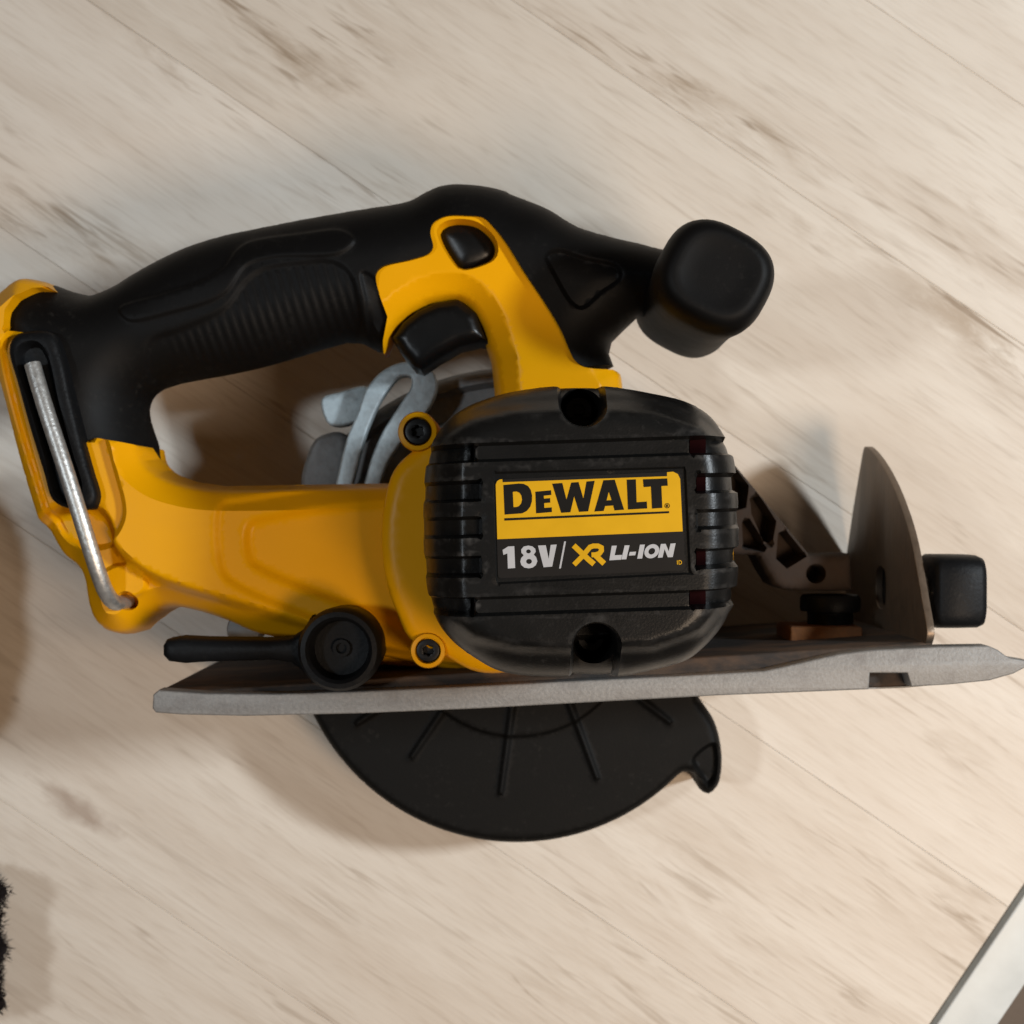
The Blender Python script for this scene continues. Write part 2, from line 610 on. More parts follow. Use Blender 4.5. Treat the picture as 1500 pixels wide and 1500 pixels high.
# ------------------------------------------------------------------ the floor
def setting(o):
    o['kind'] = 'structure'
    return o
PA = R(-34.0)
U = np.array([math.cos(PA), math.sin(PA)])
W = np.array([-math.sin(PA), math.cos(PA)])
u_end = float(np.dot(P(1500, 1300, 0), U))
sub = setting(rbox('floor', (-1.0, -1.0, -0.03), (u_end+.0006, 1.0, -0.0105), 0, M['joint']))
sub.rotation_euler = (0, 0, PA)
edges = [-.7965, -.6995, -.6025, -.5055, -.4085, -.3115, -.2145, -.1175, -.0205, .0765, .1735, .2545, .3515, .4485, .5455, .6425, .7395]
for a, b_ in zip(edges[:-1], edges[1:]):
    bm = bmesh.new()
    bmesh.ops.create_cube(bm, size=1)
    gap = 0.00004
    for v in bm.verts:
        v.co.x = -1.0 if v.co.x < 0 else u_end-.0008
        v.co.y = -(b_-a)/2+gap if v.co.y < 0 else (b_-a)/2-gap
        v.co.z = -.0105 if v.co.z < 0 else 0.0
    top = [e for e in bm.edges if all(v.co.z > -.001 for v in e.verts)]
    bmesh.ops.bevel(bm, geom=top, offset=.00022, segments=1, affect='EDGES')
    bmesh.ops.recalc_face_normals(bm, faces=bm.faces)
    me = bpy.data.meshes.new('plank')
    bm.to_mesh(me)
    bm.free()
    o = add_obj('plank', me, M['floor'], sub)
    o.location = (0, (a+b_)/2, 0)
    o['wear'] = {-.2145: .40, -.1175: .38, -.0205: .75, .0765: 1.2, .1735: 1.0, .2545: .85}.get(a, .5)
st_ = setting(rbox('threshold_strip', (u_end+.0014, -1.0, -.03), (u_end+.0220, 1.0, .0012), .0008, M['strip']))
st_.rotation_euler = (0, 0, PA)
df = setting(rbox('dark_floor', (u_end+.0224, -1.0, -.03), (u_end+.8, 1.0, -.002), 0, M['darkfloor']))
df.rotation_euler = (0, 0, PA)

# ------------------------------------------------------------------ the saw
saw = bpy.data.objects.new('circular_saw', None)
col.objects.link(saw)
saw['label'] = 'yellow and black cordless circular saw lying on its side on pale laminate'
saw['category'] = 'circular saw'

# --- shoe (base plate standing on its long side)
ZS = 0.125
shoe_low = [(223, 1038), (228, 1044), (267, 1047), (360, 1049), (533, 1045), (700, 1038), (900, 1027), (1050, 1019), (1273, 1010)]
notch = [(1274.5, 986), (1329, 986), (1335, 1006)]
shoe_low2 = [(1390, 1003), (1450, 997), (1485, 987), (1506, 976)]
shoe_up = [(1508, 968), (1482, 964), (1474, 961), (1462, 952), (1448, 946), (1380, 947), (1280, 952), (1230, 958), (1190, 967), (1120, 983), (1000, 990),
           (850, 997), (700, 1005), (520, 1013), (400, 1017), (300, 1016), (232, 1011), (224, 1018)]
rim = S(shoe_low+notch+shoe_low2+shoe_up, ZS)
plate('shoe', [densify(rim, .004)], .1165, ZS, M['alu'], saw, bevel=.0006)
shoe = saw.children[-1]
pl = S(shoe_low+[(1330, 1008), (1372, 1004)], ZS-.004)
pu = [(x, -.0585+(x+.1)*.066) for x, y in pl]
plate('shoe_face', [densify(pl+pu[::-1], .004)], .004, .1166, M['shoe_face'], saw, bevel=.0008)
plate('shoe_sole', [densify(pl+[(x, y-.0005) for x, y in pl][::-1], .004)], .0042, .1163, M['alu'], saw)
rbox('shoe_bracket', (.098, -.0500, .055), (.124, -.0405, .082), .0012, M['orange_rust'], saw)

# --- blade guards
gc = P(757, 900, .03)
GR = .0872
th = np.linspace(R(165), R(392), 90)
gpoly = [(gc[0]+GR*math.cos(-t), gc[1]+GR*math.sin(-t)) for t in np.linspace(R(-20), R(200), 260)]
tip = S([(1024, 1022), (1046, 1056), (1056, 1095), (1056, 1130), (1050, 1150), (1036, 1162), (1024, 1155), (1021, 1140), (1012, 1131), (998, 1130)], .034)
arc = [p for p in gpoly if p[1] < gc[1]-.02]
arc.sort(key=lambda p: p[0])
x_t = tip[-1][0]
arc = [p for p in arc if p[0] < x_t-.002]
top_y = gc[1]+.018
tip = [tuple(p) for p in smooth_loop(tip, .002, closed=False)]
gp = arc+tip[::-1]+[(gc[0]+.068, top_y), (gc[0]-.08, top_y)]
feats = []
for a, b_ in (((751, 1030), (733, 1165)), ((832, 1024), (876, 1143)), ((935, 1022), (984, 1060)), ((650, 1040), (601, 1112)), ((560, 1035), (520, 1062))):
    p, q = np.array(P(*a, .044)), np.array(P(*b_, .044))
    t = (q-p)/np.linalg.norm(q-p)
    n = np.array([-t[1], t[0]])*.0011
    feats.append(([p+n, q+n*.8, q-n*.8, p-n], .0014, .0019, 'sharp'))
hub = circ(gc[0], gc[1], .0455, 60)
feats.append((hub, .0015, .0016))
lip = S([(1046, 1090), (1048, 1138), (1037, 1150), (1031, 1140), (1020, 1124), (1016, 1112)], .040)
feats.append((lip, -.004, .0022))
guard = pillow('lower_guard', densify(gp, .002), M['guard'], saw, .042, .034, 0.0, .004, feats=feats, step=.0016, smooth=False)

ug = [(gc[0]+.0945*math.cos(t), gc[1]+.0945*math.sin(t)) for t in np.linspace(R(15), R(184), 60)]+[(gc[0]-.09, gc[1]-.008), (gc[0]+.068, gc[1]-.008), (gc[0]+.070, gc[1]+.024)]
feats = [([(gc[0]+.088*math.cos(t), gc[1]+.088*math.sin(t)) for t in np.linspace(R(22), R(178), 40)]
          + [(gc[0]+.078*math.cos(t), gc[1]+.078*math.sin(t)) for t in np.linspace(R(178), R(22), 40)], -.004, .002, 'sharp')]
pillow('upper_guard', densify(ug, .003), M['grey'], saw, .050, .044, .004, .005, feats=feats, step=.0028, smooth=False)
# --- depth bracket behind the body
zb = .064
outer = [(492, 712), (509, 642), (525, 604), (536, 573), (558, 546), (587, 532), (612, 531), (632, 541), (641, 565), (630, 596), (604, 628), (582, 655), (566, 682), (556, 712)]
slot = [(533, 712), (544, 673), (560, 635), (587, 592), (603, 566), (602, 553), (588, 552), (563, 580), (540, 627), (518, 704), (516, 712)]
bp = S([(486, 742)]+outer+[(545, 745), (525, 745)], zb)
plate('depth_bracket', [smooth_loop(S(outer+[(548, 745), (484, 745)], zb), .002), smooth_loop(S(slot+[(513, 725), (529, 725)], zb), .002)], .058, .066, M['silver'], saw, bevel=.0009)
plate('bracket_tab', [smooth_loop(S([(475, 586), (500, 577), (540, 569), (545, 590), (530, 616), (486, 624)], .05), .002)], .046, .0575, M['silver'], saw, bevel=.001)
plate('dust_port', [smooth_loop(S([(440, 708), (447, 672), (462, 642), (495, 632), (508, 640), (503, 700), (500, 730), (450, 735)], .055), .002)], .01, .055, M['grey'], saw, bevel=.003)

# --- body and handle: one silhouette, several mouldings
ZM = .088
outer_sil = S([(2, 458), (22, 436), (52, 415), (80, 418), (108, 428), (134, 434), (168, 422), (200, 402), (240, 380), (280, 362), (336, 345), (360, 340), (440, 324), (520, 310),
               (600, 296), (621, 285), (647, 274), (686, 272), (738, 281), (751, 287), (803, 308), (847, 334), (890, 347), (955, 363), (1000, 380), (1010, 420),
               (990, 455), (933, 466), (912, 486), (896, 502), (892, 519), (899, 538), (908, 550), (915, 600), (930, 720), (915, 900), (850, 975), (700, 985),
               (620, 975), (560, 962), (470, 945), (380, 928), (332, 908), (285, 894), (256, 891), (240, 900), (212, 924), (188, 930), (160, 922), (144, 904), (137, 885),
               (126, 836), (102, 814), (82, 780), (68, 740), (48, 672), (24, 580), (4, 512), (-3, 485)], ZM)
hole_sil = S([(222, 584), (236, 572), (264, 562), (340, 548), (400, 534), (460, 516), (508, 502), (532, 504), (556, 517), (566, 525), (573, 512), (578, 500), (587, 486), (608, 467),
              (634, 453), (663, 448), (678, 451), (691, 463), (708, 493), (713, 512), (720, 534), (724, 570), (728, 640), (705, 690), (640, 707), (570, 708), (330, 712), (290, 706), (258, 695),
              (236, 676), (230, 648), (222, 625), (217, 600)], ZM)
OS = smooth_loop(outer_sil, .0016)
HS = smooth_loop(hole_sil, .0016)

# black grip
ZG = .1085
seam1 = [(552, 520), (561, 500), (567, 463), (553, 420), (552, 403), (561, 393), (604, 382), (629, 373), (635, 364), (631, 342), (635, 329), (653, 319), (686, 318),
         (708, 321), (725, 337), (743, 360), (769, 402), (799, 447), (821, 484), (834, 514), (842, 529), (856, 538), (899, 539)]
grip_top = [(80, 418), (108, 428), (134, 434), (168, 422), (200, 402), (240, 380), (280, 362), (336, 345), (360, 340), (440, 324), (520, 310),
            (600, 296), (621, 285), (647, 274), (686, 272), (738, 281), (751, 287), (803, 308), (847, 334), (890, 347), (955, 363), (1000, 380), (1010, 420),
            (990, 455), (933, 466), (912, 486), (896, 502), (892, 519), (899, 537)]
grip_bottom = [(556, 517), (532, 504), (508, 502), (460, 516), (400, 534), (340, 548), (264, 562), (236, 572), (222, 584), (217, 600), (222, 625), (230, 648)]
seamw = [tuple(p) for p in smooth_loop(S(seam1[1:-1], .1045), .0012, closed=False)]
grip = S(grip_top, ZM)+seamw[::-1]+S(grip_bottom, ZM)+S([(236, 674)], ZM)+S([(210, 656), (180, 650), (150, 645), (124, 645), (110, 600), (98, 545), (86, 500), (50, 500), (13, 500), (15, 457), (27, 435), (47, 419)], .106)
# ribs across the grip
ax0, ax1 = np.array(P(238, 506, .107)), np.array(P(512, 428, .107))
axd = (ax1-ax0)/np.linalg.norm(ax1-ax0)
axn = np.array([-axd[1], axd[0]])
ribzone = S([(214, 556), (222, 500), (262, 484), (330, 452), (360, 414), (384, 396), (440, 386), (492, 386), (514, 404), (524, 440), (524, 486), (470, 504), (400, 524), (300, 548)], .1065)
RZ = smooth_loop(ribzone, .0016)
pitch = .00310
ext = []
k0 = -2
for k in range(-4, 60):
    for s in np.arange(-.024, .024, .0013):
        for h in (0, .25, .5, .75):
            ext.append(ax0+axd*(k+h)*pitch+axn*s)
ext = np.array(ext)
ext = ext[sdist(ext, [RZ]) > 0]
def grip_z(x, y, z):
    q = np.stack([x, y], 1)
    t = (q-ax0)@axd
    m = sstep(sdist(q, [RZ])/.0016-.3)
    fade = sstep((t+.002)/.012)
    z = z+m*fade*.00020*np.cos(t/pitch*2*math.pi)
    # rises to the dock at the foot
    xf = P(150, 600, .108)[0]
    return z+.0045*sstep((xf+.012-x)/.03)*sstep((z-.088)/.02)
gpanel = S([(176, 452), (240, 432), (300, 412), (330, 392), (345, 366), (362, 352), (440, 340), (500, 336), (520, 352), (500, 372), (400, 378), (362, 390), (330, 432), (250, 460), (190, 470)], .1065)
tri_rec = S([(800, 376), (815, 368), (860, 380), (905, 392), (908, 408), (880, 430), (852, 452), (838, 446), (812, 404)], .1050)
collar = S([(531, 400), (548, 408), (560, 462), (552, 505), (541, 505), (536, 440)], .1065)
pillow('grip', densify(grip, .0016), M['rubber'], saw, ZG, ZM, .066, .0205, round_loops=[OS, HS], feats=[(ribzone, -.0011, .0022), (gpanel, .0010, .0016), (tri_rec, -.0022, .0018), (collar, -.0011, .0016)],
       step=.0016, zfun=grip_z, extra=ext, both=True, smooth=False)

# yellow front of the handle
neck = [tuple(p) for p in smooth_loop(S(list(seam1[2:-2])+[(856, 538.5), (899, 540)], .1042), .0012, closed=False)]+S([(908, 550), (912, 620), (930, 720), (860, 800), (740, 760), (728, 640), (724, 570), (720, 534), (713, 512), (708, 493), (691, 463), (678, 451), (663, 448), (634, 453), (608, 467), (587, 486),
          (578, 500), (573, 512), (566, 525)], ZM)+S([(561, 516), (562, 500)], .098)
lock_hole = S([(642, 338), (652, 327), (674, 323), (700, 328), (723, 349), (728, 368), (722, 380), (678, 394), (668, 388)], .1055)
pillow('handle_front', densify(neck, .0016), M['yellow'], saw, .1058, ZM, .070, .0090, chamfer=True, round_loops=[OS, HS], feats=[(lock_hole, -.007, .0010)], step=.0018, both=True, smooth=False)
lk = [P(683+(x-683)*.93, 357+(y-357)*.93, .103) for x, y in [(642, 338), (652, 327), (674, 323), (700, 328), (723, 349), (728, 368), (722, 380), (678, 394), (668, 388)]]
pillow('lock_button', lk, M['gloss'], saw, .1015, .0990, .092, .007, step=.0016)

trig = S([(574, 497), (590, 474), (612, 456), (640, 444), (672, 440), (700, 460), (716, 505), (704, 503), (674, 510), (644, 527), (618, 545), (606, 541), (590, 522)], .094)
pillow('trigger', densify(trig, .002), M['gloss'], saw, .1015, .096, .078, .0045, step=.0018, both=False, smooth=False)

# yellow rear body
rear = S([(2, 458), (22, 436), (52, 415), (80, 418)], ZM)+S([(112, 450), (108, 560)], .094)+S([(124, 643), (150, 643), (180, 648), (210, 654)], .106)+S([(235, 673), (258, 695), (290, 706), (330, 712), (570, 708), (640, 707)], ZM)+S([(700, 720), (760, 800), (740, 930), (700, 985),
        (620, 975), (560, 962), (470, 945), (380, 928), (332, 908), (285, 894), (256, 891), (240, 900), (212, 924), (188, 930), (160, 922), (144, 904), (137, 885),
        (126, 836), (102, 814), (82, 780), (68, 740), (48, 672), (24, 580), (4, 512), (-3, 485)], ZM)
ledge = S([(120, 742), (152, 762), (166, 800), (208, 838), (262, 862), (340, 884), (440, 915), (540, 948), (700, 990), (640, 1040), (300, 1000), (60, 960), (40, 780)], .114)
pan1 = S([(324, 738), (345, 733), (660, 729), (700, 960), (580, 948), (440, 898), (345, 856), (326, 838)], .115)
pan2 = S([(366, 770), (390, 760), (660, 758), (680, 950), (560, 905), (380, 832), (367, 820)], .113)
padbed = S([(8, 500), (60, 480), (100, 500), (170, 690), (182, 760), (150, 800), (90, 790), (50, 700)], .114)
footblk = S([(16, 486), (18, 458), (30, 440), (50, 424), (84, 419), (134, 434), (150, 480), (170, 560), (160, 640), (124, 642), (110, 600), (98, 545), (86, 495), (50, 487)], .110)
boss = S([(156, 836), (190, 826), (212, 840), (214, 862), (196, 874), (165, 870), (150, 856)], .108)
hookhole = circ(*P(186, 880, .108), .0030, 20)
def rear_z(x, y, z):
    return z
pillow('rear_body', densify(rear, .0018), M['yellow'], saw, .1165, ZM, .060, .0085, chamfer=True, round_loops=[OS, HS],
       feats=[(footblk, -.016, .0008, 'sharp'), (ledge, -.0085, .0050), (pan1, -.0016, .0026), (pan2, -.0022, .0034), (padbed, -.0035, .0022), (boss, .0022, .0016), (hookhole, -.007, .0008)], step=.0016, both=True, smooth=False)
# lower part of the body under the lever
low = S([(395, 905), (470, 925), (560, 900), (640, 880), (700, 940), (690, 975), (600, 975), (540, 968), (500, 958), (430, 940)], .085)
pillow('body_skirt', low, M['yellow'], saw, .096, .090, .05, .004, step=.003)

# black bumper with the slot for the hook
pod = S([(14, 512), (22, 492), (48, 485), (78, 489), (92, 520), (106, 580), (121, 643), (134, 690), (144, 728), (138, 744), (122, 747), (98, 744), (78, 733), (64, 690), (46, 632), (26, 560)], .1165)
podslot = S([(28, 518), (38, 506), (56, 505), (68, 522), (84, 590), (104, 664), (118, 716), (110, 735), (88, 728), (70, 664), (48, 590)], .1175)
pillow('bumper', pod, M['black'], saw, .1190, .1165, .100, .0032, feats=[(podslot, -.0042, .0020)], step=.0017)

# hanging hook
hk = [(*P(46, 533, .1205), .1195), (*P(66, 596, .1215), .1215), (*P(100, 700, .1225), .1225), (*P(128, 790, .1215), .1215), (*P(143, 838, .1195), .1190), (*P(154, 866, .116), .1155), (*P(166, 882, .111), .1105), (*P(186, 881, .102), .100)]
tube('hook', hk, .00265, M['steel'], saw, seg=16)

# --- front knob
def sq_ring(cx, cy, z, rx, ry, n=48, p=2.7, rot=0.0):
    out = []
    for a in np.arange(n)*2*math.pi/n:
        c, s = math.cos(a), math.sin(a)
        x = rx*math.copysign(abs(c)**(2/p), c)
        y = ry*math.copysign(abs(s)**(2/p), s)
        out.append((cx+x*math.cos(rot)-y*math.sin(rot), cy+x*math.sin(rot)+y*math.cos(rot), z))
    return out
kx, ky = P(1046, 406, .142)
prof = [(.0580, .62), (.0590, .80), (.0615, .92), (.066, .98), (.074, 1.0), (.090, .98), (.110, .97), (.125, 1.0), (.135, 1.03), (.141, 1.03), (.1455, .985), (.1488, .90), (.1502, .80), (.1506, .70), (.1500, .60), (.1498, .3)]
loft('front_knob', [sq_ring(kx, ky, z, .0176*s, .0160*s, rot=R(-28)) for z, s in prof], M['rubber'], saw, ang=60)

# --- motor: gear case, flange, cap
gearc = P(850, 790, .13)
lathe('gear_case', [(.046, .046), (.047, .05), (.044, .09), (.043, .128)], M['black'], saw, (gearc[0], gearc[1], 0), seg=48)
ZF = .136
fl_poly = S([(640, 640), (600, 664), (576, 690), (561, 745), (558, 798), (567, 860), (583, 902), (600, 936), (652, 962), (690, 982), (722, 987), (800, 975), (950, 950), (1030, 920), (1066, 880), (1070, 720),
             (1045, 640), (960, 595), (850, 585), (740, 597)], ZF)
flr = smooth_loop(fl_poly, .002)
fl_o = pillow('motor_flange', fl_poly, M['yellow'], saw, .1385, .1345, .105, .0045, step=.0024)
for (cx, cy, rr_) in ((612, 632, 29), (627, 953, 26)):
    c = P(cx, cy, .139)
    rad = rr_*(CAM_H-.139)/FPX
    b_ = lathe('screw_boss', [(rad*1.02, -.028), (rad*1.02, -.001), (rad*.95, .0006), (rad*.74, .0008), (rad*.70, -.0004), (rad*.69, -.004)], M['yellow'], fl_o, (c[0], c[1], .139), seg=32)
    r2 = rad*.66
    star = []
    for k in range(24):
        a = 2*math.pi*k/24
        rr2 = r2*(.46 if (k // 2) % 2 else .36)
        star.append((c[0]+rr2*math.cos(a), c[1]+rr2*math.sin(a)))
    plate('screw', [circ(c[0], c[1], r2, 32), star], .1345, .1388, M['screw'], fl_o, bevel=.0004)
    lathe('screw_socket', [(r2*.9, .1350), (r2*.9, .1365)], M['screw'], fl_o, (c[0], c[1], 0), seg=20)

ZC = .1905
cap_out = S([(830, 562), (890, 563), (950, 572), (1010, 587), (1042, 607), (1062, 634), (1074, 670), (1080, 718), (1082, 790), (1080, 850), (1074, 890), (1058, 922), (1030, 953), (1006, 970),
             (950, 986), (902, 995), (830, 995), (762, 992), (726, 984), (700, 970), (662, 942), (638, 910), (626, 870), (620, 810), (619, 750), (622, 690), (630, 654), (650, 618), (682, 594), (730, 576), (782, 566)], .172)
TL = R(1.9)
def rowpoly(x0, x1, yc, h, z=ZC, yref=850):
    """a slot from x0 to x1 with its mid-line at yc (at x = 850), tilted like the lettering"""
    f = lambda x, y: (x, y-(x-yref)*math.tan(TL))
    return S([f(x0, yc-h/2), f(x1, yc-h/2), f(x1, yc+h/2), f(x0, yc+h/2)], z)
feats = []
rows = (658, 714, 767, 825, 884)
for i, yc in enumerate(rows):
    h = 24 if i in (0, 4) else 25
    if i in (0, 4):
        feats.append((rowpoly(690, 1016, yc, h), -.0020, .0009, 'sharp'))
        feats.append((rowpoly(560, 694, yc, h), -.0100, .0010, 'sharp'))
        feats.append((rowpoly(1013, 1150, yc, h), -.0090, .0010, 'sharp'))
    else:
        dl = -.0080 if i != 2 else -.0040
        feats.append((rowpoly(560, 704, yc, h+2), dl, .0010, 'sharp'))
        feats.append((rowpoly(1022, 1150, yc, h), -.0105 if i != 2 else -.0035, .0010, 'sharp'))
# vent rows sit a little lower than the crown between them
feats.append((rowpoly(560, 668, 771, 262), -.0016, .0040, 'sharp'))
# top and bottom crowns slope away
crown_t = S([(560, 640), (640, 634), (690, 608), (760, 596), (850, 592), (960, 596), (1030, 620), (1056, 640), (1150, 640), (1150, 480), (560, 480)], ZC)
crown_b = S([(560, 900), (645, 905), (690, 938), (760, 952), (860, 956), (960, 950), (1030, 926), (1058, 895), (1150, 895), (1150, 1100), (560, 1100)], ZC)
feats.append((crown_t, -.0050, .0050, 'sharp'))
feats.append((crown_b, -.0045, .0050, 'sharp'))
sc_t = P(854, 592, .186)
sc_b = P(873, 946, .186)
cut_t = [(sc_t[0]+.0062*math.cos(a), sc_t[1]+.0062*math.sin(a)) for a in np.linspace(R(180), R(360), 16)]+[(sc_t[0]+.0066, sc_t[1]+.03), (sc_t[0]-.0066, sc_t[1]+.03)]
cut_b = [(sc_b[0]+.0064*math.cos(a), sc_b[1]+.0064*math.sin(a)) for a in np.linspace(0, R(180), 16)]+[(sc_b[0]-.0066, sc_b[1]-.03), (sc_b[0]+.0060, sc_b[1]-.03)]
feats.append((cut_t, -.009, .0014, 'sharp'))
feats.append((circ(sc_t[0], sc_t[1], .0056, 36), -.020, .0012))
feats.append((cut_b, -.009, .0014, 'sharp'))
feats.append((circ(sc_b[0], sc_b[1], .0058, 36), -.020, .0012))
# bed of the label
LB = lambda cx, cy: (700+cx*.26667, 680+cy*.26667)
bed = S([LB(88, 48), LB(1138, 18), LB(1165, 600), LB(105, 655)], ZC)
feats.append((bed, -.0007, .0006, 'sharp'))
cap = pillow('motor_cap', cap_out, M['cap'], saw, ZC, .170, .140, .0125, feats=feats, step=.00125, ang=32)
# dark red plates inside the vents
for i, yc in enumerate(rows):
    if i == 2:
        continue
    for x0, x1 in (((1016 if i in (0, 4) else 1026), 1046), (648, 678)):
        p = rowpoly(x0, x1, yc, 19)
        zz = ZC-.0066 if x0 > 900 else ZC-.0072
        if x0 > 900:
            p = rowpoly(x0, x1-6, yc, 21)
            plate('vent_screen', [p], ZC-.0110, ZC-.0088, M['red'], cap)
for c in (sc_t, sc_b):
    lathe('cap_screw', [(.0042, .148), (.0042, .1595), (.0038, .1600), (.0020, .1600), (.0019, .1582), (.0002, .1582)], M['screw'], cap, (c[0], c[1], 0), seg=24)

# label on the cap
ZL = ZC-.0004
def LS(pts, z=ZL):
    return S([LB(*p) for p in pts], z)
plate('label_plate', [LS([(97, 108), (100, 95), (112, 84), (1100, 40), (1118, 60), (1138, 560), (1134, 575), (1122, 584), (124, 626), (114, 621), (110, 608)])], ZL-.0006, ZL, M['label_dark'], cap)
plate('label_band', [LS([(98, 112), (106, 93), (120, 84), (134, 82), (136, 99), (1039, 66), (1039, 44), (1072, 41), (1098, 54), (1111, 80), (1125, 369), (107, 412)])], ZL-.0003, ZL+.00006, M['label_yellow'], cap)
Z1 = ZL+.00012
def ell(cx, cy, rx, ry, n=28, sk=0.0):
    return [(cx+rx*math.cos(a)-sk*ry*math.sin(a), cy+ry*math.sin(a)) for a in np.arange(n)*2*math.pi/n]
def letters(name, glyphs, mat):
    k = 0
    bm = bmesh.new()
    for loops in glyphs:
        o = plate('glyph', [LS(l) for l in loops], ZL-.0002, Z1+.00001*k, None)
        bm.from_mesh(o.data)
        d = o.data
        bpy.data.objects.remove(o)
        bpy.data.meshes.remove(d)
        k += 1
    me = bpy.data.meshes.new(name)
    bm.to_mesh(me)
    bm.free()
    return add_obj(name, me, mat, cap)
def quadstroke(pts, w):
    """a stroke outline of width w along a polyline"""
    pts = np.array(pts, float)
    L, Rr = [], []
    for i in range(len(pts)):
        t0 = pts[i]-pts[max(i-1, 0)] if i > 0 else pts[1]-pts[0]
        t1 = pts[min(i+1, len(pts)-1)]-pts[i] if i < len(pts)-1 else t0
        t0 = t0/np.linalg.norm(t0)
        t1 = t1/np.linalg.norm(t1)
        n = np.array([-(t0+t1)[1], (t0+t1)[0]])
        n /= np.linalg.norm(n)
        c = max(.5, float(np.dot(n, [-t0[1], t0[0]])))
        L.append(tuple(pts[i]+n*w/2/c))
        Rr.append(tuple(pts[i]-n*w/2/c))
    return L+Rr[::-1]
G_D = [[(140, 114), (225, 106), (252, 108), (276, 120), (291, 142), (298, 172), (297, 204), (288, 233), (270, 256), (244, 270), (147, 277)],
       [(192, 152), (213, 150), (229, 157), (240, 174), (243, 196), (238, 216), (226, 230), (212, 235), (196, 236)]]
G_E = [[(316, 151), (402, 143), (404, 169), (362, 173), (363, 189), (397, 186), (398, 211), (364, 214), (365, 240), (406, 237), (407, 263), (320, 270)]]
G_W = [[(408, 107), (464, 103), (487, 196), (513, 101), (553, 98), (580, 190), (597, 95), (642, 91), (606, 259), (556, 262), (529, 176), (508, 264), (458, 267)]]
G_A = [[(690, 88), (752, 85), (803, 250), (751, 254), (744, 227), (699, 230), (691, 257), (640, 260)], [(719, 150), (735, 197), (707, 199)]]
G_L = [[(818, 85), (868, 83), (872, 209), (928, 205), (930, 243), (825, 249)]]
G_T = [[(907, 83), (1040, 78), (1043, 118), (1008, 120), (1013, 240), (957, 244), (951, 123), (911, 126)]]
G_R = [ell(1040, 228, 14, 14), ell(1040, 228, 11, 11)]
G_r = [[(1035, 221), (1043, 221), (1045, 226), (1042, 229), (1046, 236), (1042, 236), (1039, 230), (1038, 236), (1035, 236)]]
UL = [[(146, 297), (1050, 258), (1051, 269), (147, 310)]]
letters('brand_lettering', [G_D, G_E, G_W, G_A, G_L, G_T, G_R, G_r, UL], M['label_ink'])
G1 = [[(136, 471), (166, 452), (200, 450), (205, 570), (165, 573), (162, 490), (140, 498)]]
o8 = [(277, 447), (299, 451), (315, 464), (318, 480), (307, 497), (320, 510), (327, 532), (318, 555), (300, 568), (280, 572), (256, 568), (239, 554), (233, 535), (238, 515), (252, 500), (239, 486), (238, 468), (252, 452)]
G8 = [o8, ell(278, 479, 13, 11, 16), ell(281, 534, 16, 14, 16)]
GV = [[(330, 447), (373, 445), (389, 520), (400, 443), (433, 441), (408, 562), (361, 566)]]
GS = [[(474, 424), (484, 424), (456, 572), (446, 573)]]
LI = [[[(735, 448), (763, 447), (751, 500), (792, 498), (786, 524), (722, 528)]], [[(806, 446), (833, 445), (815, 522), (788, 523)]],
      [[(834, 482), (869, 480), (864, 500), (829, 502)]], [[(890, 442), (917, 441), (902, 518), (875, 519)]],
      [ell(955, 478, 40, 39, 28, .2), ell(955, 478, 18, 18, 24, .2)],
      [[(1005, 438), (1031, 437), (1048, 478), (1058, 436), (1086, 434), (1070, 510), (1043, 511), (1025, 466), (1014, 512), (988, 514)]]]
letters('voltage_lettering', [G1, G8, GV, GS]+LI, M['label_grey'])
X1 = [quadstroke([(526, 446), (560, 478), (606, 522), (638, 549)], 30)]
X2 = [quadstroke([(528, 552), (572, 508), (616, 455), (634, 449), (660, 449), (678, 458), (679, 474), (668, 490), (648, 497), (624, 498)], 27)]
X3 = [quadstroke([(646, 500), (668, 522), (694, 546)], 30)]
ID = [[[(1093, 528), (1097, 528), (1098, 551), (1094, 551)]],
      [[(1102, 527), (1112, 527), (1119, 532), (1121, 540), (1119, 547), (1112, 551), (1103, 551)], [(1106, 531), (1111, 531), (1115, 534), (1117, 540), (1115, 545), (1111, 547), (1106, 547)]]]
letters('series_lettering', [X1, X2, X3]+ID, M['label_yellow'])

# --- depth lever with its ring
lz = .128
arm = S([(238, 946), (243, 937), (262, 934), (300, 936), (395, 937), (425, 934), (444, 922), (456, 902), (462, 940), (462, 968), (458, 1002), (444, 984), (426, 971), (395, 967), (300, 970), (270, 972), (246, 969), (238, 960)], lz)
lever = pillow('depth_lever', densify(arm, .002), M['black'], saw, .1290, .1265, .117, .003, step=.002, smooth=False)
c = P(497, 952, .135)
k_ = (CAM_H-.135)/FPX
lathe('lever_knob', [(.0128, -.030), (62*k_*.97, -.018), (62*k_, -.006), (61*k_, -.001), (56*k_, .0012), (49*k_, .0014), (44*k_, .0002), (42*k_, -.004), (40*k_, -.007), (14*k_, -.0075), (13*k_, -.006), (8*k_, -.006), (7*k_, -.0075), (.1*k_, -.0075)],
      M['black'], lever, (c[0], c[1], .1355), seg=56)
# bolt seen behind the lever
c = P(352, 925, .10)
lathe('pivot_bolt', [(.0055, -.020), (.0062, -.012), (.0062, -.006), (.0055, -.004), (.003, -.0036), (.0005, -.0035)], M['grey'], saw, (c[0], c[1], .098), seg=28)

